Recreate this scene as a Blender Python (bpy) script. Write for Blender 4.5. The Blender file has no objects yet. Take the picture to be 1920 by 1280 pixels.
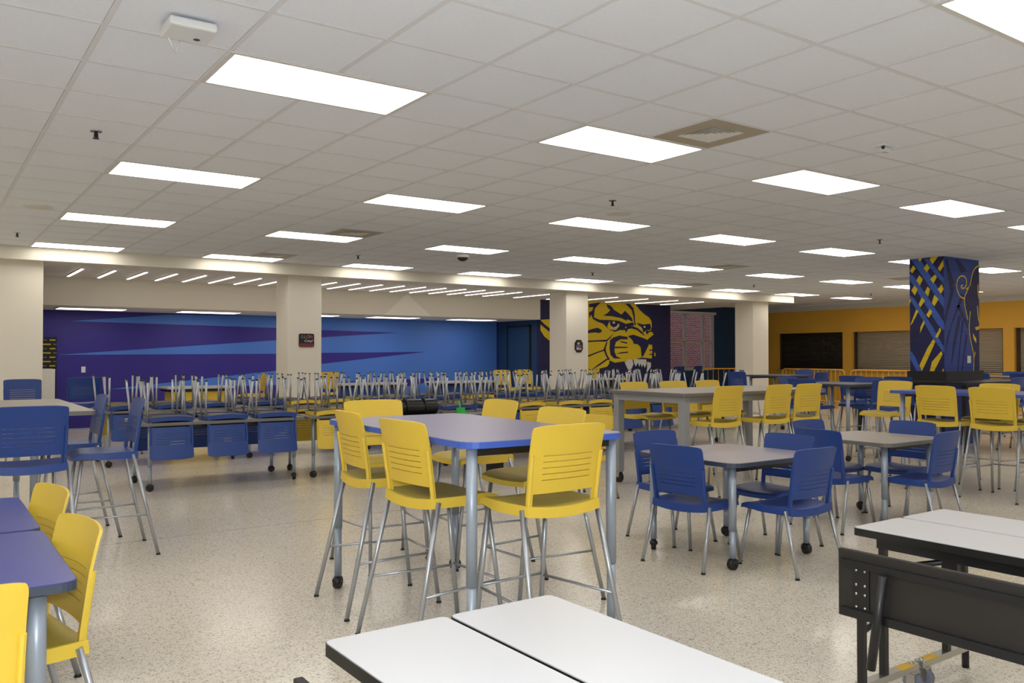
import bpy, bmesh, math, random
from mathutils import Vector, Matrix
random.seed(7)
SC = bpy.context.scene
COL = SC.collection
PI = math.pi
def S(r, g, b):
    f = lambda c: (c/255/12.92) if c <= 10 else ((c/255+.055)/1.055)**2.4
    return (f(r), f(g), f(b), 1.0)

# ------------------------------------------------------------------ camera
cam_d = bpy.data.cameras.new('camera')
cam_d.sensor_fit = 'HORIZONTAL'; cam_d.sensor_width = 36.0
cam_d.lens = 36.0*1586.26/1920
cam_d.clip_start = .05; cam_d.clip_end = 200
cam = bpy.data.objects.new('camera', cam_d); COL.objects.link(cam)
cam.location = (0, 0, 1.47)
cam.rotation_euler = (PI/2 + .0162, 0, -.6136)
SC.camera = cam

# ------------------------------------------------------------------ world, exposure, camera flash
w = bpy.data.worlds.new('sky'); SC.world = w; w.use_nodes = True
bg = w.node_tree.nodes['Background']
bg.inputs[0].default_value = (.62, .74, .95, 1); bg.inputs[1].default_value = .8
SC.view_settings.view_transform = 'Standard'; SC.view_settings.look = 'None'
SC.view_settings.gamma = 1.0; SC.view_settings.use_curve_mapping = False
SC.view_settings.exposure = 0.0
SC.cycles.diffuse_bounces = 4; SC.cycles.glossy_bounces = 3; SC.cycles.max_bounces = 8; SC.cycles.adaptive_threshold = .025
PANEL_STRENGTH = 5.7          # troffer diffusers
LINEAR_STRENGTH = 4.5
FLASH_W = 215
fl = bpy.data.lights.new('camera_flash', 'POINT'); fl.energy = FLASH_W; fl.color = (.84, .92, 1.0); fl.shadow_soft_size = .04
flo = bpy.data.objects.new('camera_flash', fl); COL.objects.link(flo); flo.location = (-.02, -.03, 1.60)

# ------------------------------------------------------------------ materials
MATS = {}
def mat(name, col, rough=.5, metal=0.0, spec=.5, noise=0.0, nscale=8.0, emit=None, estr=0.0, bump=0.0, bscale=60.0, coat=0.0):
    if name in MATS: return MATS[name]
    m = bpy.data.materials.new(name); m.use_nodes = True
    nt = m.node_tree; b = nt.nodes['Principled BSDF']
    b.inputs['Base Color'].default_value = col
    b.inputs['Roughness'].default_value = rough; b.inputs['Metallic'].default_value = metal
    b.inputs['Specular IOR Level'].default_value = spec
    if coat: b.inputs['Coat Weight'].default_value = coat
    tc = nt.nodes.new('ShaderNodeTexCoord')
    if noise:
        n = nt.nodes.new('ShaderNodeTexNoise'); n.inputs['Scale'].default_value = nscale; n.inputs['Detail'].default_value = 4
        r = nt.nodes.new('ShaderNodeMapRange'); r.inputs[3].default_value = 1-noise; r.inputs[4].default_value = 1+noise
        mx = nt.nodes.new('ShaderNodeVectorMath'); mx.operation = 'SCALE'; mx.inputs[0].default_value = col[:3]
        nt.links.new(tc.outputs['Object'], n.inputs['Vector']); nt.links.new(n.outputs['Fac'], r.inputs[0])
        nt.links.new(r.outputs[0], mx.inputs['Scale']); nt.links.new(mx.outputs[0], b.inputs['Base Color'])
    if bump:
        n = nt.nodes.new('ShaderNodeTexNoise'); n.inputs['Scale'].default_value = bscale; n.inputs['Detail'].default_value = 3
        bp = nt.nodes.new('ShaderNodeBump'); bp.inputs['Strength'].default_value = bump; bp.inputs['Distance'].default_value = .002
        nt.links.new(tc.outputs['Object'], n.inputs['Vector']); nt.links.new(n.outputs['Fac'], bp.inputs['Height'])
        nt.links.new(bp.outputs[0], b.inputs['Normal'])
    if emit:
        b.inputs['Emission Color'].default_value = emit; b.inputs['Emission Strength'].default_value = estr
    MATS[name] = m
    return m
WARM = (1.0, .945, .86, 1)
M_WALL = mat('cream_wall_paint', S(232, 226, 212), .7, noise=.03, nscale=1.5)
M_TILE = mat('acoustic_tile', S(234, 238, 246), .9, noise=.04, nscale=40, bump=.3, bscale=220)
M_GRID = mat('ceiling_grid_metal', S(222, 222, 224), .6)
M_SOFFIT = mat('soffit_paint', S(222, 218, 210), .8, noise=.03)
M_GYP = mat('white_gypsum', S(214, 210, 200), .8, noise=.02)
M_NAVYWALL = mat('indigo_wall_paint', S(46, 34, 134), .55, noise=.05, nscale=1.2)
M_LBLUE = mat('light_blue_wall_paint', S(70, 118, 205), .55, noise=.04, nscale=1.2)
M_TEAL = mat('dark_teal_paint', S(26, 62, 100), .6, noise=.05, nscale=2)
M_MNAVY = mat('mural_navy_paint', S(30, 30, 82), .6, noise=.08, nscale=3)
M_MYEL = mat('mural_yellow_paint', S(236, 205, 30), .6, noise=.04, nscale=3)
M_MWHITE = mat('mural_white_paint', S(232, 230, 228), .6, noise=.02)
M_MBLUE = mat('mural_blue_paint', S(62, 100, 190), .6, noise=.05, nscale=3)
M_MBLUE2 = mat('mural_mid_blue_paint', S(44, 70, 150), .6, noise=.05, nscale=3)
M_ORANGE = mat('orange_wall_paint', S(232, 176, 62), .6, noise=.05, nscale=2)
M_STEEL = mat('shutter_aluminium', S(188, 178, 160), .4, .6)
M_YELSEAT = mat('yellow_seat_plastic', S(182, 160, 58), .5, noise=.04, nscale=6, bump=.15, bscale=400)
M_BLUESEAT = mat('blue_seat_plastic', S(44, 66, 134), .42, noise=.04, nscale=6, bump=.15, bscale=400)
M_UNDER = mat('grey_seat_underside', S(92, 86, 78), .6, noise=.15, nscale=12)
M_YEL = mat('yellow_plastic', S(226, 193, 66), .45, noise=.03, nscale=6, bump=.08, bscale=500)
M_BLUE = mat('blue_plastic', S(31, 64, 136), .45, noise=.05, nscale=6, bump=.08, bscale=500)
M_CHROME = mat('satin_steel_tube', S(176, 180, 186), .33, .7)
M_LEG = mat('silver_paint', S(160, 170, 184), .38, .35)
M_BLACK = mat('black_plastic', S(22, 22, 24), .45)
M_BLKMETAL = mat('black_powder_coat', S(24, 24, 27), .38, noise=.1, nscale=10)
M_DARKWOOD = mat('dark_brown_underside', S(34, 30, 27), .6, noise=.25, nscale=4)
M_TOPBLUE = mat('blue_laminate', S(142, 138, 168), .3, noise=.03, nscale=5, bump=.05, bscale=300)
M_EDGEBLUE = mat('blue_edge_band', S(62, 96, 190), .4, noise=.03)
M_TOPDBLUE = mat('deep_blue_laminate', S(72, 78, 150), .34, noise=.03, nscale=5)
M_TOPMAUVE = mat('grey_violet_laminate', S(146, 139, 150), .3, noise=.03, nscale=5)
M_EDGEDARK = mat('slate_edge_band', S(58, 66, 84), .45, noise=.05)
M_TOPGREY = mat('grey_laminate', S(150, 142, 132), .36, noise=.04, nscale=5)
M_EDGEGREY = mat('grey_edge_band', S(112, 110, 108), .45, noise=.05)
M_GREYMETAL = mat('grey_powder_coat', S(150, 152, 156), .45, noise=.03)
M_WHITETOP = mat('white_laminate', S(198, 197, 198), .35, noise=.015, nscale=4)
M_BLKEDGE = mat('black_edge_band', S(25, 24, 24), .4)
M_WHITEPL = mat('white_plastic', S(225, 226, 226), .45)
M_ZINC = mat('zinc_steel', S(190, 188, 182), .25, .9)
M_WHEEL = mat('grey_wheel', S(120, 122, 138), .35)
M_PANEL = mat('light_panel_diffuser', S(250, 250, 250), .5, emit=WARM, estr=PANEL_STRENGTH)
M_LINEAR = mat('linear_light_diffuser', S(250, 250, 250), .5, emit=(1, .90, .82, 1), estr=LINEAR_STRENGTH)
M_FRAMEWHITE = mat('white_light_frame', S(215, 213, 208), .5)
M_VENTTAN = mat('tan_vent_frame', S(176, 166, 148), .5, noise=.08, nscale=5)
M_ORTUBE = mat('orange_barrier_paint', S(246, 178, 60), .4)
M_WINFRAME = mat('window_aluminium', S(205, 196, 182), .5)
M_DARK = mat('dark_interior', S(20, 19, 19), .7)
M_GREEN = mat('green_plastic', S(60, 180, 80), .5)
M_VINYL = mat('black_vinyl', S(20, 20, 21), .3, bump=.6, bscale=14)
M_TURQ = mat('light_blue_tray', S(60, 130, 190), .4)
M_STICKER = mat('yellow_sticker', S(225, 180, 40), .5)
M_BOARD = mat('dark_sign_board', S(34, 24, 28), .4, noise=.4, nscale=6)
M_MAROON = mat('maroon_print', S(120, 48, 58), .5, noise=.3, nscale=30)
M_BANNER = mat('black_banner', S(24, 22, 20), .7)
M_GOLDPRINT = mat('gold_print', S(190, 165, 55), .6)
M_GREYPRINT = mat('grey_print', S(96, 92, 84), .6)
M_GLASS = mat('window_glass', (1, 1, 1, 1), .02)
_b = M_GLASS.node_tree.nodes['Principled BSDF']; _b.inputs['Transmission Weight'].default_value = 1; _b.inputs['IOR'].default_value = 1.05

def floor_material():
    m = bpy.data.materials.new('terrazzo'); m.use_nodes = True
    nt = m.node_tree; N = nt.nodes; L = nt.links; b = N['Principled BSDF']
    tc = N.new('ShaderNodeTexCoord')
    v = N.new('ShaderNodeTexVoronoi'); v.inputs['Scale'].default_value = 130
    L.new(tc.outputs['Object'], v.inputs['Vector'])
    bw = N.new('ShaderNodeRGBToBW'); L.new(v.outputs['Color'], bw.inputs[0])
    cr = N.new('ShaderNodeValToRGB'); e = cr.color_ramp.elements
    e[0].position = 0.0; e[0].color = S(150, 142, 130)
    e[1].position = 1.0; e[1].color = S(240, 236, 226)
    x = e.new(.24); x.color = S(196, 186, 168)
    x = e.new(.36); x.color = S(224, 215, 198)
    x = e.new(.75); x.color = S(229, 221, 206)
    L.new(bw.outputs[0], cr.inputs[0])
    n = N.new('ShaderNodeTexNoise'); n.inputs['Scale'].default_value = .5; n.inputs['Detail'].default_value = 3
    L.new(tc.outputs['Object'], n.inputs['Vector'])
    r = N.new('ShaderNodeMapRange'); r.inputs[3].default_value = .93; r.inputs[4].default_value = 1.05; L.new(n.outputs['Fac'], r.inputs[0])
    mx = N.new('ShaderNodeVectorMath'); mx.operation = 'SCALE'
    L.new(cr.outputs[0], mx.inputs[0]); L.new(r.outputs[0], mx.inputs['Scale']); L.new(mx.outputs[0], b.inputs['Base Color'])
    n2 = N.new('ShaderNodeTexNoise'); n2.inputs['Scale'].default_value = 3
    L.new(tc.outputs['Object'], n2.inputs['Vector'])
    r2 = N.new('ShaderNodeMapRange'); r2.inputs[3].default_value = .14; r2.inputs[4].default_value = .24; L.new(n2.outputs['Fac'], r2.inputs[0])
    L.new(r2.outputs[0], b.inputs['Roughness'])
    return m
M_FLOOR = floor_material()
def brick_material():
    m = bpy.data.materials.new('red_brick'); m.use_nodes = True
    nt = m.node_tree; N = nt.nodes; L = nt.links; b = N['Principled BSDF']; b.inputs['Roughness'].default_value = .85
    tc = N.new('ShaderNodeTexCoord'); mp = N.new('ShaderNodeMapping'); mp.inputs['Rotation'].default_value = (PI/2, 0, 0)
    br = N.new('ShaderNodeTexBrick'); br.inputs['Scale'].default_value = 1.0
    br.inputs['Brick Width'].default_value = .22; br.inputs['Row Height'].default_value = .075; br.inputs['Mortar Size'].default_value = .008
    br.inputs['Color1'].default_value = S(150, 82, 72); br.inputs['Color2'].default_value = S(120, 62, 56); br.inputs['Mortar'].default_value = S(168, 140, 128)
    L.new(tc.outputs['Object'], mp.inputs['Vector']); L.new(mp.outputs[0], br.inputs['Vector']); L.new(br.outputs['Color'], b.inputs['Base Color'])
    return m
M_BRICK = brick_material()

# ------------------------------------------------------------------ mesh helpers
class MB:
    def __init__(self): self.bm = bmesh.new(); self.mi = 0
    def _tag(self, geom):
        for f in geom:
            if isinstance(f, bmesh.types.BMFace): f.material_index = self.mi
    def box(self, x0, x1, y0, y1, z0, z1, bev=0):
        r = bmesh.ops.create_cube(self.bm, size=1)
        for v in r['verts']:
            v.co = Vector(((x0+x1)/2 + v.co.x*(x1-x0), (y0+y1)/2 + v.co.y*(y1-y0), (z0+z1)/2 + v.co.z*(z1-z0)))
        fs = list({f for v in r['verts'] for f in v.link_faces}); self._tag(fs)
        if bev:
            es = list({e for v in r['verts'] for e in v.link_edges})
            rr = bmesh.ops.bevel(self.bm, geom=es, offset=bev, segments=2, affect='EDGES', profile=.5)
            self._tag(rr['faces'])
        return self
    def tube(self, p0, p1, r, seg=10, r2=None):
        p0 = Vector(p0); p1 = Vector(p1); d = p1-p0
        q = d.to_track_quat('Z', 'Y').to_matrix().to_4x4()
        rr = bmesh.ops.create_cone(self.bm, cap_ends=True, cap_tris=False, segments=seg, radius1=r, radius2=r if r2 is None else r2, depth=d.length,
                                   matrix=Matrix.Translation((p0+p1)/2) @ q)
        fs = list({f for v in rr['verts'] for f in v.link_faces}); self._tag(fs)
        for f in fs:
            if len(f.verts) == 4: f.smooth = True
        return self
    def path(self, pts, r, seg=8):
        pts = [Vector(p) for p in pts]; rings = []
        for i, p in enumerate(pts):
            d = (pts[min(i+1, len(pts)-1)]-pts[max(i-1, 0)]).normalized()
            q = d.to_track_quat('Z', 'Y').to_matrix()
            rings.append([self.bm.verts.new(p + q @ Vector((r*math.cos(a*2*PI/seg), r*math.sin(a*2*PI/seg), 0))) for a in range(seg)])
        for a, b in zip(rings, rings[1:]):
            k0 = min(range(seg), key=lambda k: (b[k].co-a[0].co).length)
            for i in range(seg):
                f = self.bm.faces.new((a[i], a[(i+1) % seg], b[(i+1+k0) % seg], b[(i+k0) % seg])); f.smooth = True; f.material_index = self.mi
        for rg in (rings[0], rings[-1]):
            f = self.bm.faces.new(rg); f.material_index = self.mi
        return self
    def ball(self, c, r, sx=1, sy=1, sz=1, seg=12):
        rr = bmesh.ops.create_uvsphere(self.bm, u_segments=seg, v_segments=seg//2+2, radius=r)
        for v in rr['verts']: v.co = Vector((c[0]+v.co.x*sx, c[1]+v.co.y*sy, c[2]+v.co.z*sz))
        for f in {f for v in rr['verts'] for f in v.link_faces}: f.smooth = True; f.material_index = self.mi
        return self
    def prism(self, pts, z0, z1):
        lo = [self.bm.verts.new((x, y, z0)) for x, y in pts]; hi = [self.bm.verts.new((x, y, z1)) for x, y in pts]
        fs = [self.bm.faces.new(lo[::-1]), self.bm.faces.new(hi)]
        n = len(pts)
        for i in range(n): fs.append(self.bm.faces.new((lo[i], lo[(i+1) % n], hi[(i+1) % n], hi[i])))
        self._tag(fs); return self
    def xform(self, m):
        bmesh.ops.transform(self.bm, matrix=m, verts=self.bm.verts); return self
    def mesh(self, name, *mats, sharp=0):
        bmesh.ops.recalc_face_normals(self.bm, faces=self.bm.faces)
        me = bpy.data.meshes.new(name); self.bm.to_mesh(me); self.bm.free()
        for m in mats: me.materials.append(m)
        if sharp: me.set_sharp_from_angle(angle=math.radians(sharp))
        return me
    def build(self, name, m, parent=None, loc=None):
        return link(name, self.mesh(name, *(m if isinstance(m, (list, tuple)) else (m,))), parent, loc)
def link(name, me, parent=None, loc=None):
    o = bpy.data.objects.new(name, me); COL.objects.link(o)
    if parent: o.parent = parent
    if loc: o.location = loc
    return o
def empty(name, loc=(0, 0, 0), rz=0):
    o = bpy.data.objects.new(name, None); COL.objects.link(o); o.location = loc; o.rotation_euler = (0, 0, rz)
    o.empty_display_size = .1
    return o
def tag(o, label, cat, group=None):
    o['label'] = label; o['category'] = cat
    if group: o['group'] = group
    return o
def struct(o, label=None, kind='structure'):
    o['kind'] = kind
    if label: o['label'] = label
    return o
def copy_tree(o, parent=None):
    c = o.copy(); COL.objects.link(c); c.parent = parent
    for ch in o.children: copy_tree(ch, c)
    return c
def rrect(w, l, r, n=5, cx=0, cy=0):
    pts = []
    for (sx, sy, a0) in ((1, 1, 0), (-1, 1, PI/2), (-1, -1, PI), (1, -1, 1.5*PI)):
        for i in range(n+1):
            a = a0 + i*PI/2/n
            pts.append((cx+sx*(w/2-r)+r*math.cos(a), cy+sy*(l/2-r)+r*math.sin(a)))
    return pts
def paint(name, pts, plane, at, depth, m, parent):
    """flat painted shape lying on a wall face; plane 'Y' -> points are (X,z) on y=at, 'X' -> points are (Y,z) on x=at"""
    b = MB()
    mk = (lambda p, o: (p[0], at-o, p[1])) if plane == 'Y' else (lambda p, o: (at-o, p[0], p[1]))
    lo = [b.bm.verts.new(mk(p, 0)) for p in pts]; hi = [b.bm.verts.new(mk(p, depth)) for p in pts]
    n = len(pts); b.bm.faces.new(hi)
    for i in range(n): b.bm.faces.new((lo[i], lo[(i+1) % n], hi[(i+1) % n], hi[i]))
    return b.build(name, m, parent)
def text(name, body, size, m, parent, loc, rot, extrude=.001, align='CENTER', shear=0):
    c = bpy.data.curves.new(name, 'FONT'); c.body = body; c.size = size; c.extrude = extrude; c.align_x = align; c.align_y = 'CENTER'; c.shear = shear
    c.materials.append(m)
    tmp = bpy.data.objects.new(name, c); COL.objects.link(tmp)
    me = bpy.data.meshes.new_from_object(tmp.evaluated_get(bpy.context.evaluated_depsgraph_get()))
    bpy.data.objects.remove(tmp); bpy.data.curves.remove(c)
    o = link(name, me, parent, loc); o.rotation_euler = rot
    return o

# ---- painted shapes, as (along wall, height) points in metres
WEDGES=[[(2.519, 2.156), (4.425, 2.339), (12.868, 2.435), (12.868, 2.102), (9.894, 2.036), (7.879, 2.066), (6.758, 2.098)], [(2.296, 1.477), (6.76, 1.813), (7.88, 1.896), (9.894, 2.036), (12.868, 2.102), (12.869, 1.552), (10.689, 1.556), (7.881, 1.526), (6.761, 1.503)], [(3.225, 0.77), (6.763, 1.117), (7.882, 1.266), (10.689, 1.556), (12.869, 1.552), (12.869, 0.859), (11.373, 0.888), (7.884, 0.821), (6.764, 0.787), (4.24, 0.776)], [(11.373, 0.888), (12.869, 0.859), (12.869, 0.324), (9.208, 0.429), (10.092, 0.673)]]
MY=[[(13.584, 2.886), (15.769, 2.943), (15.989, 2.908), (16.154, 2.899), (16.246, 2.834), (16.367, 2.723), (16.559, 2.597), (16.724, 2.524), (16.816, 2.416), (16.829, 2.263), (16.786, 2.172), (16.9, 2.051), (16.662, 1.909), (16.732, 1.761), (16.838, 1.762), (16.845, 1.634), (16.819, 1.377), (16.432, 1.404), (16.156, 1.354), (15.815, 1.305), (15.447, 1.269), (15.249, 1.332), (15.232, 1.233), (15.15, 1.16), (14.891, 1.113), (14.89, 1.015), (14.793, 0.822), (14.381, 0.828), (13.582, 0.83)], [(12.917, 2.366), (13.196, 2.387), (13.404, 2.392), (13.403, 2.091), (13.196, 2.169), (13.049, 2.26)], [(12.926, 2.245), (13.196, 2.076), (13.403, 1.997), (13.403, 1.808), (13.195, 1.853), (13.048, 1.945), (12.926, 2.106)], [(15.763, 0.918), (15.898, 0.791), (15.712, 0.794)], [(16.944, 1.557), (16.98, 1.467), (16.933, 1.434), (16.919, 1.519)]]
MN=[[(14.527, 2.824), (14.943, 2.881), (14.798, 2.773), (14.727, 2.697), (14.701, 2.477), (14.893, 2.416), (15.252, 2.417), (15.6, 2.401), (15.852, 2.326), (16.107, 2.375), (16.159, 2.288), (15.818, 2.243), (15.851, 2.156), (15.616, 2.152), (15.449, 2.1), (15.267, 2.146), (15.153, 2.218), (15.023, 2.314), (14.829, 2.358), (14.669, 2.428), (14.605, 2.548), (14.542, 2.449), (14.526, 2.594), (14.637, 2.646), (14.686, 2.745), (14.527, 2.739)], [(15.154, 2.846), (15.318, 2.79), (15.417, 2.694), (15.684, 2.578), (15.819, 2.682), (15.954, 2.585), (16.073, 2.487), (16.107, 2.387), (15.886, 2.458), (15.886, 2.407), (15.683, 2.478), (15.351, 2.519), (15.023, 2.53), (15.154, 2.587), (15.279, 2.678), (15.17, 2.761)], [(15.955, 2.912), (16.126, 2.767), (16.177, 2.591), (16.186, 2.389), (16.227, 2.289), (16.159, 2.313), (16.125, 2.539), (16.057, 2.714), (15.769, 2.918), (15.853, 2.933)], [(16.245, 2.365), (16.505, 2.32), (16.752, 2.351), (16.804, 2.249), (16.751, 2.171), (16.61, 2.169), (16.505, 2.091), (16.47, 2.192), (16.331, 2.291)], [(15.918, 1.994), (16.123, 2.035), (16.434, 1.963), (16.609, 1.914), (16.732, 1.864), (16.696, 1.736), (16.502, 1.454), (16.432, 1.416), (16.399, 1.683), (16.295, 1.771), (16.14, 1.782), (16.089, 1.883)], [(15.267, 1.874), (15.382, 1.95), (15.615, 2.003), (15.901, 1.969), (15.918, 1.906), (15.648, 1.903), (15.481, 1.827), (15.431, 1.703), (15.431, 1.554), (15.497, 1.442), (15.68, 1.38), (15.414, 1.381), (15.282, 1.48), (15.25, 1.652)], [(14.383, 1.846), (14.828, 1.87), (15.152, 1.886), (15.349, 2.024), (15.416, 2.074), (15.283, 1.936), (15.152, 1.836), (14.828, 1.833), (14.383, 1.807)], [(14.382, 1.431), (14.827, 1.565), (15.119, 1.639), (15.119, 1.602), (14.827, 1.528), (14.382, 1.388)], [(14.634, 1.103), (14.891, 1.247), (15.151, 1.381), (15.2, 1.356), (14.923, 1.21), (14.666, 1.096)], [(15.135, 1.824), (15.178, 1.824), (15.102, 1.627), (15.167, 1.48), (15.265, 1.356), (15.2, 1.337), (15.102, 1.48), (15.037, 1.627)], [(14.383, 2.095), (14.668, 2.172), (14.829, 2.2), (14.957, 2.153), (14.983, 2.104), (14.893, 2.061), (14.732, 2.076), (14.383, 2.039)], [(15.431, 1.703), (15.901, 1.698), (15.901, 1.668), (15.431, 1.658)], [(15.615, 1.853), (15.901, 1.818), (15.884, 1.785), (15.682, 1.816)], [(15.464, 1.504), (15.681, 1.554), (15.934, 1.568), (15.917, 1.537), (15.647, 1.517)], [(15.817, 2.155), (15.885, 2.257), (16.09, 2.274), (16.296, 2.214), (16.47, 2.103), (16.574, 1.99), (16.435, 2.064), (16.262, 2.163), (16.055, 2.205), (15.919, 2.182), (15.851, 2.081)], [(16.721, 1.621), (16.845, 1.634), (16.845, 1.603), (16.731, 1.587)], [(16.72, 1.505), (16.83, 1.511), (16.83, 1.48), (16.734, 1.475)], [(16.592, 2.169), (16.716, 2.145), (16.857, 2.173), (16.822, 2.134), (16.708, 2.107), (16.645, 2.042), (16.603, 2.092)]]
ME=[[(15.169, 2.243), (15.251, 2.393), (15.284, 2.27), (15.383, 2.173), (15.549, 2.25), (15.609, 2.339), (15.599, 2.251), (15.482, 2.15), (15.35, 2.147), (15.218, 2.17)]]
MW=[[(15.291, 2.27), (15.383, 2.217), (15.499, 2.249), (15.576, 2.338), (15.566, 2.251), (15.466, 2.189), (15.35, 2.187)], [(15.446, 2.353), (15.44, 2.336), (15.425, 2.324), (15.403, 2.319), (15.382, 2.323), (15.366, 2.335), (15.36, 2.351), (15.366, 2.367), (15.382, 2.379), (15.403, 2.384), (15.425, 2.38), (15.44, 2.369)], [(16.366, 2.287), (16.47, 2.187), (16.407, 2.201)], [(16.582, 2.258), (16.577, 2.244), (16.563, 2.233), (16.544, 2.229), (16.524, 2.232), (16.51, 2.242), (16.505, 2.256), (16.51, 2.27), (16.524, 2.281), (16.544, 2.285), (16.563, 2.282), (16.577, 2.272)], [(15.798, 1.28), (15.951, 1.359), (16.087, 1.341), (16.121, 1.228), (16.052, 1.102), (16.0, 0.977), (15.949, 0.928), (15.933, 1.053), (15.865, 1.167)], [(16.128, 1.366), (16.607, 1.352), (16.614, 1.225), (16.554, 1.123), (16.484, 1.226), (16.449, 1.137), (16.38, 1.252), (16.345, 1.15), (16.293, 1.265), (16.207, 1.164), (16.155, 1.253)], [(16.642, 1.288), (16.783, 1.262), (16.783, 1.147), (16.641, 0.995), (16.588, 0.894), (16.641, 1.097)], [(15.347, 1.084), (15.413, 1.108), (15.446, 0.935), (15.363, 0.787), (15.33, 0.936)]]
CB=[[(7.686, 3.066), (7.531, 3.06), (7.141, 2.393), (7.143, 2.232)], [(7.714, 2.833), (7.641, 2.785), (7.145, 2.009), (7.146, 1.868), (7.247, 1.972), (7.715, 2.738)], [(7.713, 2.466), (7.644, 2.421), (7.33, 1.934), (7.148, 1.606), (7.149, 1.505), (7.311, 1.729), (7.539, 2.126), (7.713, 2.404)], [(7.716, 1.548), (7.641, 1.464), (7.525, 1.207), (7.6, 1.206), (7.717, 1.423)], [(7.468, 3.061), (7.394, 3.054), (7.139, 2.716), (7.139, 2.615), (7.343, 2.875)]]
CY=[[(7.574, 3.081), (7.489, 3.079), (7.532, 3.009)], [(7.373, 3.042), (7.331, 3.079), (7.228, 3.073), (7.322, 2.959)], [(7.235, 2.876), (7.146, 3.01), (7.141, 2.909), (7.199, 2.826)], [(7.705, 2.874), (7.65, 2.963), (7.607, 2.907), (7.666, 2.835)], [(7.469, 2.896), (7.416, 2.973), (7.368, 2.897), (7.417, 2.83)], [(7.361, 2.712), (7.286, 2.784), (7.251, 2.745), (7.308, 2.637)], [(7.594, 2.709), (7.544, 2.792), (7.487, 2.722), (7.535, 2.622)], [(7.682, 2.548), (7.631, 2.628), (7.574, 2.562), (7.626, 2.462)], [(7.455, 2.503), (7.408, 2.593), (7.367, 2.549), (7.399, 2.428)], [(7.238, 2.541), (7.17, 2.621), (7.146, 2.535), (7.186, 2.462)], [(7.559, 2.313), (7.505, 2.424), (7.452, 2.369), (7.534, 2.26)], [(7.337, 2.322), (7.295, 2.453), (7.227, 2.378), (7.296, 2.269)], [(7.708, 1.965), (7.602, 2.228), (7.564, 2.199), (7.669, 2.006)], [(7.433, 2.132), (7.369, 2.225), (7.332, 2.179), (7.391, 2.083)], [(7.541, 1.836), (7.53, 1.939), (7.476, 2.041), (7.459, 1.999)], [(7.286, 1.77), (7.206, 1.92), (7.19, 1.869), (7.249, 1.749)], [(7.556, 1.299), (7.416, 1.587), (7.321, 1.73), (7.286, 1.688), (7.407, 1.424), (7.514, 1.207)], [(7.382, 1.199), (7.345, 1.362), (7.189, 1.535), (7.169, 1.485), (7.315, 1.2)], [(7.182, 1.202), (7.155, 1.263), (7.155, 1.202)], [(7.717, 2.425), (7.692, 2.382), (7.718, 2.32)]]
RN=[[(14.7, 2.989), (14.531, 2.926), (14.424, 2.762), (14.38, 2.613), (14.212, 2.419), (14.21, 2.252), (14.308, 2.047), (14.366, 1.84), (14.445, 1.632), (14.5, 1.192), (14.668, 1.19)], [(13.607, 3.023), (13.665, 3.037), (13.875, 2.651), (13.755, 2.523)], [(13.921, 3.044), (14.001, 3.053), (14.282, 2.88), (14.118, 2.829)], [(13.795, 2.586), (13.914, 2.592), (13.574, 1.949), (13.577, 2.111)], [(14.112, 2.498), (14.193, 2.459), (13.785, 1.953), (13.582, 1.465), (13.625, 1.728)], [(13.948, 2.285), (14.029, 2.308), (14.267, 2.046), (14.366, 1.84), (14.266, 1.963)], [(14.006, 2.122), (14.106, 2.125), (13.939, 1.71), (13.775, 1.322), (13.819, 1.628)], [(14.125, 2.043), (14.186, 2.044), (14.079, 1.712), (13.99, 1.208), (13.951, 1.208)], [(14.243, 1.838), (14.304, 1.797), (14.175, 1.423), (14.131, 1.206), (14.091, 1.207)]]
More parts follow.
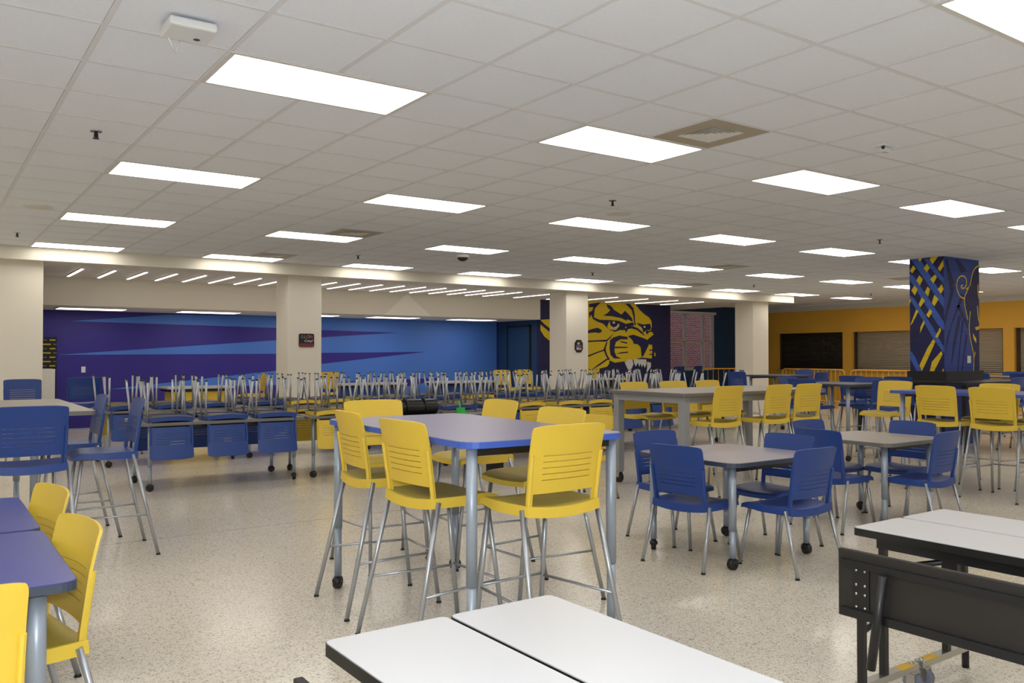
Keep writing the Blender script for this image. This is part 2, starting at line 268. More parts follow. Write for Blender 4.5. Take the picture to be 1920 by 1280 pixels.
RC=[[(14.7, 2.989), (14.691, 2.986), (14.672, 2.979), (14.644, 2.969), (14.607, 2.957), (14.573, 2.939), (14.541, 2.916), (14.512, 2.888), (14.485, 2.855), (14.462, 2.821), (14.443, 2.786), (14.429, 2.749), (14.418, 2.712), (14.401, 2.676), (14.38, 2.641), (14.354, 2.607), (14.322, 2.574), (14.294, 2.543), (14.268, 2.513), (14.244, 2.485), (14.223, 2.458), (14.209, 2.429), (14.201, 2.397), (14.199, 2.364), (14.203, 2.327), (14.213, 2.287), (14.227, 2.242), (14.247, 2.193), (14.271, 2.139), (14.29, 2.098), (14.302, 2.071), (14.308, 2.058)], [(14.192, 2.407), (14.183, 2.409), (14.165, 2.412), (14.139, 2.417), (14.104, 2.423), (14.071, 2.436), (14.041, 2.454), (14.014, 2.478), (13.99, 2.508), (13.971, 2.538), (13.959, 2.568), (13.954, 2.599), (13.954, 2.63), (13.96, 2.658), (13.97, 2.684), (13.985, 2.708), (14.006, 2.73), (14.029, 2.748), (14.054, 2.762), (14.082, 2.773), (14.112, 2.779), (14.141, 2.782), (14.169, 2.781), (14.196, 2.776), (14.221, 2.767), (14.241, 2.754), (14.256, 2.736), (14.266, 2.715), (14.271, 2.689), (14.269, 2.665), (14.261, 2.642), (14.246, 2.622), (14.226, 2.602), (14.204, 2.588), (14.181, 2.58), (14.157, 2.576), (14.131, 2.577), (14.113, 2.581), (14.1, 2.587), (14.094, 2.595), (14.094, 2.605), (14.098, 2.613), (14.106, 2.62), (14.117, 2.623), (14.132, 2.625), (14.144, 2.626), (14.151, 2.627), (14.155, 2.628)], [(14.256, 2.566), (14.261, 2.568), (14.271, 2.573), (14.287, 2.579), (14.307, 2.588), (14.327, 2.598), (14.346, 2.609), (14.365, 2.622), (14.383, 2.636), (14.396, 2.646), (14.405, 2.653), (14.409, 2.657)], [(14.393, 2.206), (14.39, 2.194), (14.385, 2.169), (14.377, 2.131), (14.365, 2.081), (14.357, 2.033), (14.351, 1.988), (14.348, 1.944), (14.347, 1.902), (14.351, 1.858), (14.361, 1.811), (14.375, 1.762), (14.395, 1.71), (14.414, 1.66), (14.433, 1.613), (14.452, 1.569), (14.47, 1.527), (14.482, 1.479), (14.489, 1.426), (14.49, 1.366), (14.486, 1.301), (14.483, 1.252), (14.48, 1.219), (14.479, 1.203)], [(14.652, 2.668), (14.651, 2.659), (14.65, 2.641), (14.648, 2.613), (14.645, 2.576), (14.646, 2.542), (14.65, 2.512), (14.658, 2.485), (14.669, 2.462), (14.677, 2.444), (14.683, 2.432), (14.686, 2.427)], [(14.624, 2.297), (14.625, 2.286), (14.628, 2.264), (14.631, 2.23), (14.635, 2.186), (14.641, 2.147), (14.648, 2.114), (14.656, 2.087), (14.665, 2.066), (14.672, 2.051), (14.676, 2.04), (14.679, 2.035)], [(14.539, 1.527), (14.483, 1.381)], [(14.546, 1.927), (14.677, 1.95)], [(14.563, 1.902), (14.677, 1.921)]]
RY=[[(14.47, 1.841), (14.573, 1.748), (14.58, 1.675), (14.489, 1.747)]]

# ================================================================== THE ROOM
T = .6096; GX = 1.3417; GY = 4.4717; CEIL = 3.07; SOF = 2.88
YB, YC, YH, YW = 14.3, 14.5, 17.1, 19.0
XS = 23.6; XM0, XM1 = 12.92, 17.56; XBEAM = 19.4
fl_o = MB().box(-4.2, 24.2, -4.2, 20, -.1, 0).build('floor', M_FLOOR); struct(fl_o, 'speckled beige terrazzo floor with a polished sheen')
M_STRIP = mat('terrazzo_divider', S(150, 138, 120), .3, .3)
for y in (1.1, 7.2, 13.3): MB().box(-4, 23.6, y-.004, y+.004, -.001, .0009).build('divider_strip', M_STRIP, fl_o)

struct(MB().box(-4.2, -4, -4.2, YC, 0, CEIL+.1).build('wall_left', M_WALL), 'cream wall on the left side of the hall')
struct(MB().box(-4.2, XS+.2, -4.2, -4, 0, CEIL+.1).build('wall_front', M_WALL), 'cream wall behind the viewpoint')
# back wall with painted wedges
wb = MB().box(-1.2, XM0+.15, YW, YW+.15, 0, CEIL).build('wall_back', M_NAVYWALL); struct(wb, 'indigo back wall painted with light blue wedges')
for p in WEDGES: paint('painted_wedge', p, 'Y', YW, .004, M_LBLUE, wb)
struct(MB().box(-1.35, -1.2, YC+.6, YW+.15, 0, CEIL).build('wall_alcove', M_NAVYWALL), 'indigo side wall of the alcove')
# white wall pier at the left under the beam, with its low box
struct(MB().box(-4, 1.56, YC, YC+.6, 0, SOF).build('wall_pier', M_WALL), 'broad white wall pier at the left under the beam')
struct(MB().box(1.56, 1.73, YC+.02, YC+.5, 0, 1.26).build('wall_low', M_GYP), 'low white wall box beside the left pier')
# header wall above the alcove, and its ceiling
struct(MB().box(-1.2, XM0, YH, YH+.15, 2.37, SOF).build('wall_header', M_WALL), 'white header wall above the alcove opening')
struct(paint('painted_triangle', [(8.55, 2.372), (9.75, 2.372), (9.12, 2.872)], 'Y', YH, .003, mat('bright_cream_paint', S(248, 243, 230), .7), bpy.data.objects['wall_header']))
struct(MB().box(-1.2, XM0, YH+.15, YW, 2.37, 2.45).build('ceiling_alcove', M_SOFFIT), 'low grey ceiling of the alcove')
# teal side wall with its door
tw = MB().box(XM0, XM0+.15, YH+.15, YW, 0, SOF).build('wall_inner', M_TEAL); struct(tw, 'dark teal side wall of the alcove')
d1 = MB().box(XM0-.02, XM0, 17.55, 18.5, 0, 2.2).build('door_1', M_TEAL); struct(d1, 'dark teal door in the alcove side wall')
MB().box(XM0-.03, XM0-.001, 17.5, 17.55, 0, 2.25).box(XM0-.03, XM0-.001, 18.5, 18.55, 0, 2.25).box(XM0-.03, XM0-.001, 17.5, 18.55, 2.2, 2.25).build('door_frame', M_DARK, d1)
MB().tube((XM0-.07, 17.65, 1.03), (XM0-.02, 17.65, 1.03), .012).tube((XM0-.07, 17.65, 1.03), (XM0-.07, 17.77, 1.03), .01).build('door_handle', M_CHROME, d1)
# mural wall
wm = MB().box(XM0, XM1, YH, YH+.15, 0, SOF).build('wall_mural', M_MNAVY); struct(wm, 'navy block wall painted with a snarling yellow big cat face')
for k in range(13):
    MB().box(XM0, XM1, YH-.0015, YH, .2+.2*k-.004, .2+.2*k+.004).build('mortar_joint', mat('navy_mortar', S(22, 22, 62), .7), wm)
for nm, L, m, d in (('painted_yellow_patch', MY, M_MYEL, .003), ('painted_navy_stroke', MN, M_MNAVY, .005), ('painted_yellow_ring', ME, M_MYEL, .007), ('painted_white_patch', MW, M_MWHITE, .008)):
    for p in L: paint(nm, p, 'Y', YH, d, m, wm)
struct(MB().box(XM1-.15, XM1, YH+.15, YW, 0, SOF).build('wall_return', M_MNAVY), 'short navy return wall behind the mural')
# window wall
wr = MB().box(21.57, XS, YW, YW+.15, 0, CEIL).box(XM1-.15, 21.57, YW, YW+.15, 0, .98).box(XM1-.15, 21.57, YW, YW+.15, 2.86, CEIL)
struct(wr.build('wall_rear', M_TEAL), 'dark teal wall beside the tall window')
struct(MB().box(XM1, 21.6, YW-.05, YW, 2.8, SOF-.003).build('trim_1', M_WALL), 'cream trim board over the tall window')
wn = empty('window_1', (0, 0, 0)); struct(wn, 'tall window with a cream frame looking onto a red brick wall')
for x in (17.45, 18.85, 20.2, 21.05, 21.5):
    MB().box(x, x+.07, YW+.02, YW+.12, .98, 2.86).build('mullion', M_WINFRAME, wn)
for zz in (.98, 1.86, 2.79): MB().box(17.42, 21.57, YW+.03, YW+.11, zz, zz+.07).build('transom', M_WINFRAME, wn)
xs = [17.52, 18.85, 18.92, 20.2, 20.27, 21.05, 21.12, 21.5]
for k in range(0, 8, 2):
    for z0, z1 in ((1.05, 1.86), (1.93, 2.79)):
        MB().box(xs[k], xs[k+1], YW+.06, YW+.066, z0, z1).build('pane', M_GLASS, wn)
ob = MB().box(12, 32, 23.5, 23.8, -.1, 7).build('wall_outside', M_BRICK); struct(ob, 'red brick wall of the building seen through the window')
struct(MB().box(12, 32, 20, 23.5, -.12, 0).build('ground', mat('concrete', S(150, 148, 142), .8, noise=.1)), 'concrete ground outside the window')

# serving wall with shuttered openings
ops = [(-1.5, 1.0), (1.3, 3.5), (3.8, 6.0), (6.3, 7.9), (8.2, 10.58), (10.86, 12.62), (12.95, 15.3), (15.62, 18.05)]
ZO0, ZO1 = 1.0, 2.19
b = MB().box(XS, XS+.35, -4, 19.15, 0, ZO0).box(XS, XS+.35, -4, 19.15, ZO1, 2.9)
e = -4
for a, c in ops: b.box(XS, XS+.35, e, a, ZO0, ZO1); e = c
b.box(XS, XS+.35, e, 19.15, ZO0, ZO1)
wsv = b.build('wall_right', M_ORANGE); struct(wsv, 'orange serving wall with a row of shuttered openings')
struct(MB().box(XS-.03, XS+.35, -4, 19.15, 2.9, CEIL).build('trim_2', M_GYP), 'white band above the orange serving wall')
for a, c in ops:
    if c < 7: continue
    b = MB(); n = 24; y0 = a; y1 = c
    for i in range(n):
        z0 = ZO0+(ZO1-ZO0)*i/n; z1 = ZO0+(ZO1-ZO0)*(i+1)/n; zm = (z0+z1)/2
        vs = [b.bm.verts.new(q) for q in ((XS+.2, y0, z0), (XS+.2, y1, z0), (XS+.185, y1, zm), (XS+.185, y0, zm), (XS+.2, y1, z1), (XS+.2, y0, z1))]
        b.bm.faces.new((vs[0], vs[1], vs[2], vs[3])); b.bm.faces.new((vs[3], vs[2], vs[4], vs[5]))
    sh = b.build('shutter_curtain', mat('dark_shutter_metal', S(74, 70, 66), .33, .6) if a > 15.5 else M_STEEL, wsv); sh['label'] = 'closed dark roller shutter' if a > 15.5 else 'closed aluminium roller shutter'  # shutter at the far end has a darker metal colour than the rest
    MB().box(XS+.12, XS+.22, a, a+.07, ZO0, ZO1).box(XS+.12, XS+.22, c-.07, c, ZO0, ZO1).build('shutter_guide', mat('bronze_guide', S(70, 58, 46), .5, .3), wsv)
    MB().box(XS-.06, XS+.2, a-.02, c+.02, ZO0-.035, ZO0).build('serving_sill', M_STEEL, wsv)

# beam and soffit
bm_ = MB().box(-4, XBEAM, YB, YB+.2, SOF, CEIL+.05).build('ceiling_beam', M_WALL); struct(bm_, 'long cream beam dropping from the tiled ceiling')
struct(MB().box(-4, XBEAM, YB+.2, YH+.15, SOF, SOF+.12).build('ceiling_soffit', M_SOFFIT), 'grey soffit ceiling behind the beam')
struct(MB().box(XM1-.2, XBEAM, YH+.15, YW+.1, SOF, SOF+.12).build('ceiling_soffit_rear', M_SOFFIT), 'grey soffit ceiling before the window')
for x0, lab in ((5.37, 'white square column with a small dark sign'), (11.67, 'white square column with a small octagonal sign'), (17.95, 'white square column beside the orange serving wall')):
    struct(MB().box(x0, x0+.625, YC, YC+.6, 0, SOF, .006).build('column', M_WALL), lab)

# main tiled ceiling
LIGHTS = [(4*i, 5*j) for i in range(-2, 9) for j in range(-2, 4) if not (i == 8 and j < 0)]
VENTS = [(5, -1), (5, 9), (5, 14), (17, 9), (21, 14), (25, 8)]
ce = MB().box(-4, XS, -4, YB, CEIL+.012, CEIL+.08).box(XBEAM, XS, YB, YW+.15, CEIL+.012, CEIL+.08).build('ceiling', M_SOFFIT); struct(ce, 'suspended ceiling of white square tiles')
u0, u1 = math.floor((-4-GX)/T), math.ceil((XS-GX)/T); v0, v1 = math.floor((-4-GY)/T), math.ceil((YW-GY)/T)
def cyend(x): return YB if x < XBEAM else YW
for u in range(u0+1, u1):
    x = GX+u*T; MB().box(x-.012, x+.012, -4, cyend(x), CEIL, CEIL+.013).build('grid_bar', M_GRID, ce)
for v in range(v0+1, v1):
    y = GY+v*T
    MB().box(-4 if y < YB else XBEAM, XS, y-.012, y+.012, CEIL+.0005, CEIL+.013).build('grid_bar', M_GRID, ce)
taken = {(u+k, v) for u, v in LIGHTS for k in (0, 1)} | set(VENTS)
def inframe(x, y, z):
    d = Vector((x, y, z-1.47)); c, s = math.cos(.6136), math.sin(.6136)
    f = d.x*s+d.y*c; r = d.x*c-d.y*s
    return f > .5 and abs(r/f*1586) < 1000 and (d.z/f-.0162)*1586 < 670
cells = []
for u in range(u0, u1):
    for v in range(v0, v1):
        if (u, v) in taken: continue
        x0, x1 = max(GX+u*T, -4), min(GX+(u+1)*T, XS); y0, y1 = max(GY+v*T, -4), GY+(v+1)*T
        y1 = min(y1, cyend((x0+x1)/2))
        if x1-x0 < .05 or y1-y0 < .05: continue
        cells.append((x0, x1, y0, y1))
vis = sorted([c for c in cells if inframe((c[0]+c[1])/2, (c[2]+c[3])/2, CEIL) and c[1]-c[0] > .6 and c[3]-c[2] > .6], key=lambda c: (c[0]+c[1])**2+(c[2]+c[3])**2)[:298]
tile_me = MB().box(-T/2+.013, T/2-.013, -T/2+.013, T/2-.013, 0, .014, .003).mesh('ceiling_tile', M_TILE)
vs_ = set(vis)
for c in vis: link('ceiling_tile', tile_me, ce, ((c[0]+c[1])/2, (c[2]+c[3])/2, CEIL+.003))
b = MB()
for c in cells:
    if c not in vs_: b.box(c[0]+.013, c[1]-.013, c[2]+.013, c[3]-.013, CEIL+.003, CEIL+.016)
o = b.build('ceiling_tile_field', M_TILE, ce); o['kind'] = 'stuff'; o['label'] = 'remaining square ceiling tiles'

# recessed light panels
pf = MB().box(-T+.002, T-.002, -T/2+.002, -T/2+.03, 0, .02).box(-T+.002, T-.002, T/2-.03, T/2-.002, 0, .02).box(-T+.002, -T+.03, -T/2+.03, T/2-.03, 0, .02).box(T-.03, T-.002, -T/2+.03, T/2-.03, 0, .02).mesh('frame', M_FRAMEWHITE)
pd = MB().box(-T+.03, T-.03, -T/2+.03, T/2-.03, -.001, .012).mesh('diffuser', M_PANEL)
ORD = ['first', 'second', 'third', 'fourth', 'fifth', 'sixth', 'seventh', 'eighth', 'ninth', 'tenth', 'eleventh']
ROWN = {0: 'nearest full row of ceiling lights', 1: 'second row of ceiling lights', 2: 'third row of ceiling lights', 3: 'row of ceiling lights along the beam', -1: 'row almost overhead', -2: 'row behind the viewpoint'}
for u, v in LIGHTS:
    t = empty('ceiling_light', (GX+(u+1)*T, GY+(v+.5)*T, CEIL-.004))
    link('frame', pf, t); link('diffuser', pd, t)
    i, j = u//4, v//5
    if i < 0 or j < -1: lab = 'white rectangular light panel outside the view'
    elif j == -1: lab = 'large bright light panel cut by the upper right corner of the view' if i == 1 else 'white rectangular light panel outside the view'
    else: lab = '%s light panel from the left in the %s' % (ORD[i], ROWN[j])
    tag(t, lab, 'light', 'recessed ceiling light panels')

# linear lights in the soffit
lh = MB().box(-.024, .024, -.78, .78, 0, .02).mesh('housing', M_FRAMEWHITE)
ld = MB().box(-.019, .019, -.775, .775, -.01, 0).mesh('diffuser', M_LINEAR)
LIN = [2.18+.485*k for k in range(19)]+[11.8, 12.8, 13.75, 14.75, 15.8, 16.75]
cnt = {}
for x in LIN:
    t = empty('linear_light', (x, 15.9, SOF-.018)); link('housing', lh, t); link('diffuser', ld, t)
    where = 'left of the column with the dark sign' if x < 5.4 else ('between the two sign columns' if x < 11.7 else 'before the cat mural')
    n = cnt[where] = cnt.get(where, 0)+1
    tag(t, '%s strip light from the left %s' % ((ORD+['twelfth', 'thirteenth', 'fourteenth'])[n-1], where), 'light', 'slim strip lights in the soffit')
# lights of the alcove
for k, x in enumerate((2.75, 4.95, 7.15, 9.2, 11.4)):
    t = empty('alcove_light', (x, 17.95, 2.37-.02)); link('frame', pf, t); link('diffuser', pd, t)
    tag(t, '%s light panel from the left in the low alcove ceiling' % ORD[k], 'light', 'alcove light panels')

# ceiling fittings
for u, v in VENTS:
    t = empty('ceiling_vent', (GX+(u+.5)*T, GY+(v+.5)*T, CEIL-.002)); h = T/2-.012
    b = MB(); i = .17
    b.box(-h, h, -h, -i, 0, .01).box(-h, h, i, h, 0, .01).box(-h, -i, -i, i, 0, .01).box(i, h, -i, i, 0, .01).build('frame', M_VENTTAN, t)
    MB().box(-i, i, -i, i, .03, .035).build('throat', M_DARK, t)
    for k in range(5):
        r1 = i-.034*k; r0 = r1-.024; b = MB()
        for sgn in (-1, 1):
            for ax in (0, 1):
                q = [(-r1, sgn*r1, .002), (r1, sgn*r1, .002), (r0, sgn*r0, .02), (-r0, sgn*r0, .02)]
                if ax: q = [(y, x, z) for x, y, z in q]
                b.bm.faces.new([b.bm.verts.new(p) for p in q])
        b.build('louvre', M_FRAMEWHITE, t)
    near = {(5, -1): 'square louvred vent beside the large light panel near the top centre', (5, 9): 'square vent beside the second panel of the third row', (5, 14): 'vent beside the second panel along the beam',
            (17, 9): 'dark square vent behind the fifth panel of the third row', (21, 14): 'vent above the beam near the mural', (25, 8): 'flat vent left of the painted column'}[(u, v)]
    tag(t, near, 'vent', 'ceiling vents')
for k, (u, v) in enumerate([(-.5, 3.55), (7.45, 3.4), (15.7, 3.55), (-.45, 13.6), (7.3, 13.2), (15.4, 13.2), (23.4, 13.3), (31.2, 13.4)]):
    t = empty('sprinkler', (GX+u*T, GY+v*T, CEIL))
    MB().tube((0, 0, -.004), (0, 0, .004), .04, 16).build('escutcheon', M_ZINC, t)
    MB().tube((0, 0, -.05), (0, 0, 0), .009).tube((.014, 0, -.045), (.009, 0, -.01), .003).tube((-.014, 0, -.045), (-.009, 0, -.01), .003).build('stem', M_BLKMETAL, t)
    MB().tube((0, 0, -.054), (0, 0, -.05), .022, 12).build('deflector', M_BLKMETAL, t)
    tag(t, 'small dark sprinkler head, %s' % ['nearest on the left', 'in the middle of the ceiling', 'left of the painted column top', 'at the far left by the beam', 'over the column with the dark sign', 'over the column with the octagonal sign', 'near the right end of the beam', 'over the serving wall'][k], 'sprinkler', 'sprinkler heads')
for k, (u, v, nm) in enumerate([(-.45, 9.7, 'at the far left'), (8.42, 4.31, 'beside a panel in the middle of the ceiling')]):
    t = empty('ceiling_speaker', (GX+u*T, GY+v*T, CEIL))
    MB().tube((0, 0, -.006), (0, 0, .006), .15, 28).build('rim', M_GRID, t)
    MB().tube((0, 0, -.009), (0, 0, -.005), .135, 28).build('grille', M_SOFFIT, t)
    tag(t, 'flat round ceiling speaker %s' % nm, 'speaker', 'ceiling speakers')
t = empty('dome_camera', (7.09, 11.43, CEIL)); MB().tube((0, 0, -.05), (0, 0, .01), .11, 20).build('base', M_WHITEPL, t); MB().ball((0, 0, -.05), .085, sz=.7).build('dome', M_BLACK, t)
tag(t, 'dark dome camera with a white base under the ceiling', 'camera')
t = empty('wireless_access_point', (1.06, 4.22, CEIL)); MB().box(-.11, .11, -.11, .11, -.055, -.012, .012).build('body', M_WHITEPL, t)
MB().box(-.05, .05, -.05, .05, -.013, .001).build('mount', M_WHITEPL, t); MB().tube((-.07, .09, -.055), (-.02, .16, -.10), .004).tube((-.02, .16, -.10), (0, .15, -.03), .003).build('cable', M_WHITEPL, t)
MB().tube((.05, .04, -.0565), (.05, .04, -.054), .016, 14).build('status_ring', M_EDGEDARK, t)
tag(t, 'white square box hanging from the ceiling at the upper left', 'access point')
t = empty('fire_alarm', (6.03, 3.63, CEIL)); MB().box(-.07, .07, -.05, .05, -.012, .002).build('plate', M_WHITEPL, t); MB().box(-.03, .06, -.025, .025, -.05, -.012, .008).build('strobe', mat('clear_lens', S(220, 225, 225), .15), t)
MB().ball((-.04, -.02, -.022), .014).build('sensor', M_BLACK, t); tag(t, 'small white alarm with clear strobe under the right ceiling', 'alarm')

# painted column
PX, PY, PX1, PY1 = 13.557, 7.142, 14.69, 7.715
pc = MB().box(PX, PX1, PY, PY1, 0, CEIL).build('column_painted', M_MNAVY); struct(pc, 'square column painted with blue and yellow claw stripes')
paint('painted_blue_panel', [(PX, 0), (PX1, 0), (PX1, CEIL), (PX, CEIL)], 'Y', PY, .002, M_MBLUE2, pc)
for p in CB: paint('painted_blue_stripe', p, 'X', PX, .003, M_MBLUE, pc)
for p in CY: paint('painted_yellow_dash', p, 'X', PX, .005, M_MYEL, pc)
for p in RN: paint('painted_navy_stroke', p, 'Y', PY, .004, M_MNAVY, pc)
for p in RC:
    b = MB(); wd = .011; top = []; bot = []
    for i, q in enumerate(p):
        a = p[max(i-1, 0)]; c = p[min(i+1, len(p)-1)]; dx, dz = c[0]-a[0], c[1]-a[1]; n = math.hypot(dx, dz) or 1
        top.append(b.bm.verts.new((q[0]-dz/n*wd, PY-.006, q[1]+dx/n*wd))); bot.append(b.bm.verts.new((q[0]+dz/n*wd, PY-.006, q[1]-dx/n*wd)))
    for i in range(len(p)-1): b.bm.faces.new((top[i], top[i+1], bot[i+1], bot[i]))
    b.build('painted_yellow_line', M_MYEL, pc)
for p in RY: paint('painted_yellow_patch', p, 'Y', PY, .006, M_MYEL, pc)
M_PMORTAR = mat('painted_mortar', S(24, 24, 60), .7)
for k in range(1, 15):
    MB().box(PX-.0065, PX1+.001, PY-.0075, PY1, .2*k+.06, .2*k+.063).build('mortar_joint', M_PMORTAR, pc)
MB().box(14.265, 14.378, PY-.015, PY-.006, 1.34, 1.46).build('switch_plate', M_WHITEPL, pc)

# small things on the columns and walls
t = empty('sign', (5.71, YC-.004, 1.736))
b = MB(); b.prism(rrect(.285, .24, .03), -.006, .006); b.xform(Matrix.Rotation(PI/2, 4, 'X')).build('board', M_BOARD, t)
b = MB(); b.prism(rrect(.27, .06, .02, cy=-.085), .0062, .0072); b.xform(Matrix.Rotation(PI/2, 4, 'X')).build('print_band', M_MAROON, t)
for k, (ch, c) in enumerate(zip('GLOW', (S(90, 150, 170), S(225, 130, 120), S(100, 190, 100), S(215, 90, 130)))):
    text('letter', ch, .075, mat('sign_letter_%s' % ch.lower(), c, .5), t, (-.085+.056*k, -.0075, .062), (PI/2, 0, 0))
text('lettering', 'Crazy!', .06, M_WHITEPL, t, (.035, -.0075, -.01), (PI/2, 0, 0), shear=.3)
tag(t, 'small dark rounded sign with colourful lettering on a white column', 'sign')
t = empty('sign', (12.02, YC-.004, 1.67))
octp = [(-.06, .14), (.06, .14), (.115, .07), (.115, -.07), (.06, -.14), (-.06, -.14), (-.115, -.07), (-.115, .07)]
b = MB(); b.prism(octp, -.006, .006); b.xform(Matrix.Rotation(PI/2, 4, 'X')).build('board', M_BLACK, t)
for k, (x, z_, w_, h_, c) in enumerate([(0, .085, .09, .02, S(150, 120, 50)), (-.01, .055, .06, .03, S(220, 220, 200)), (0, .0, .16, .05, S(90, 105, 130)), (-.03, -.055, .08, .05, S(215, 165, 190)), (.045, -.06, .05, .035, S(220, 190, 175))]):
    MB().box(x-w_/2, x+w_/2, -.0085, -.006, z_-h_/2, z_+h_/2).build('printed_patch', mat('octagon_print_%d' % k, c, .5), t)
tag(t, 'small black octagonal sign with pale print on a white column', 'sign')
t = empty('banner', (2.0, YW-.12, 0)); MB().box(-.3, .275, -.01, .01, .55, 1.815).build('cloth', M_BANNER, t)
for k in range(8):
    z_ = 1.77-.085*k
    for x0, x1, m in (((-.28, -.1, M_GOLDPRINT), (.02, .1, M_GREYPRINT), (.15, .25, M_GOLDPRINT)) if k % 2 == 0 else ((-.22, -.12, M_GREYPRINT), (0, .17, M_GOLDPRINT), (.21, .27, M_GREYPRINT))):
        MB().box(x0, x1, -.0125, -.01, z_-.012, z_+.012).build('printed_line', m, t)
MB().tube((-.3, 0, 1.82), (.275, 0, 1.82), .008).tube((-.28, 0, .0), (-.28, 0, 1.82), .01).tube((.25, 0.02, .0), (.25, 0.02, 1.82), .01).build('stand', M_BLKMETAL, t)
tag(t, 'tall black banner with gold and grey print by the white pier', 'banner')
t = empty('wall_switch', (2.77, YW-.005, 1.18)); MB().box(-.038, .038, -.004, .004, -.06, .06, .003).build('plate', M_WHITEPL, t); MB().box(-.01, .01, -.008, -.003, -.02, .02).build('toggle', M_WHITEPL, t)
tag(t, 'white switch plate on the indigo back wall', 'switch')
t = empty('notice_case', (17.945, 14.86, .93)); MB().box(-.02, .004, -.1, .1, -.17, .17).build('frame', M_WHITEPL, t); MB().box(-.024, -.02, -.085, .085, -.15, .15).build('panel', mat('grey_notice', S(130, 125, 130), .4, noise=.6, nscale=25), t)
tag(t, 'narrow framed notice on the side of the right white column', 'notice')

# ================================================================== CHAIRS AND STOOLS
def solid(b, t):
    bmesh.ops.solidify(b.bm, geom=list(b.bm.faces), thickness=t)
def seat_mesh(name, hs, m, m2):
    """dished seat shell with a turned-down rim; front is +Y"""
    b = MB(); n = 14; W = .236; D = .218
    def pt(i, j):
        u = -1+2*i/n; v = -1+2*j/n
        # squircle mapping
        x = u*math.sqrt(1-v*v*.13); y = v*math.sqrt(1-u*u*.13)
        wz = W*(1-.06*max(0, y)) if y > 0 else W
        z = hs - .012*(1-u*u)*(1-.4*v) - (.022*max(0, (v-.55)/.45)**2)
        return (x*wz*1.02, y*D*1.03, z)
    g = [[b.bm.verts.new(pt(i, j)) for j in range(n+1)] for i in range(n+1)]
    for i in range(n):
        for j in range(n):
            f = b.bm.faces.new((g[i][j], g[i+1][j], g[i+1][j+1], g[i][j+1])); f.smooth = True
    ring = [g[i][0] for i in range(n)] + [g[n][j] for j in range(n)] + [g[i][n] for i in range(n, 0, -1)] + [g[0][j] for j in range(n, 0, -1)]
    low = []
    for v in ring:
        dz = .05 if v.co.y < .05 else .05-.022*min(1, (v.co.y-.05)/.15)
        low.append(b.bm.verts.new((v.co.x*1.015, v.co.y*1.015, v.co.z-dz)))
    k = len(ring)
    for i in range(k):
        f = b.bm.faces.new((ring[i], ring[(i+1) % k], low[(i+1) % k], low[i])); f.smooth = False
    under = b.bm.faces.new(low)
    b.bm.normal_update()
    for q in b.bm.faces:
        q.material_index = 0 if q.normal.z > .6 or q.calc_center_median().z > hs-.03 and len(q.verts) == 4 and abs(q.normal.z) > .6 else 1
    under.material_index = 2
    return b.mesh(name, m2, m, M_UNDER)
def back_mesh(name, hs, top, m):
    """curved back shell with side posts, an open slot above the seat and five louvre slots"""
    b = MB()
    H = top-hs
    zs = [hs-.03, hs+.02, hs+.052]
    s0 = hs+.115
    for k in range(5): zs += [s0+.029*k, s0+.029*k+.0035]
    zs += [hs+H*.78, hs+H*.9, hs+H*.97, top]
    xs = [-1, -.93, -.86, -.68, -.45, -.22, 0, .22, .45, .68, .86, .93, 1]
    def P(u, z):
        t = (z-hs)/H
        w = .219+.009*max(0, t)
        if t > .93: w -= .007*((t-.93)/.07)**2
        lean = -.205-.075*max(0, t)-.018*max(0, t-.6)
        curve = .030*(u*u)*(.5+.5*min(1, max(0, t)*1.5))
        zz = z - (.011*abs(u)**6 if t > .9 else 0)
        return (u*w, lean+curve, zz)
    g = [[b.bm.verts.new(P(u, z)) for u in xs] for z in zs]
    nz = len(zs); nx = len(xs)
    for j in range(nz-1):
        for i in range(nx-1):
            um = abs((xs[i]+xs[i+1])/2)
            if j < 2 and um < .86: continue
            if 3 <= j <= 11 and (j-3) % 2 == 0 and um < .68: continue
            f = b.bm.faces.new((g[j][i], g[j][i+1], g[j+1][i+1], g[j+1][i])); f.smooth = True
    bmesh.ops.delete(b.bm, geom=[v for v in b.bm.verts if not v.link_faces], context='VERTS')
    solid(b, .011)
    # thicker side posts
    for s in (-1, 1):
        pts = [Vector(P(s*.965, z))+Vector((0, -.004, 0)) for z in (hs-.035, hs+.03, hs+.1, hs+.17, hs+.24)]
        b.path(pts, .011, 8)
    return b.mesh(name, m, sharp=38)
def leg_pts(hs, front, s):
    if front: return (s*.185, .155, hs-.035), (s*.215, .225+.02*(hs > .6), .012)
    return (s*.234, -.175, hs-.02), (s*(.258+.02*(hs > .6)), -.285-.06*(hs > .6), .012)
CH = {}
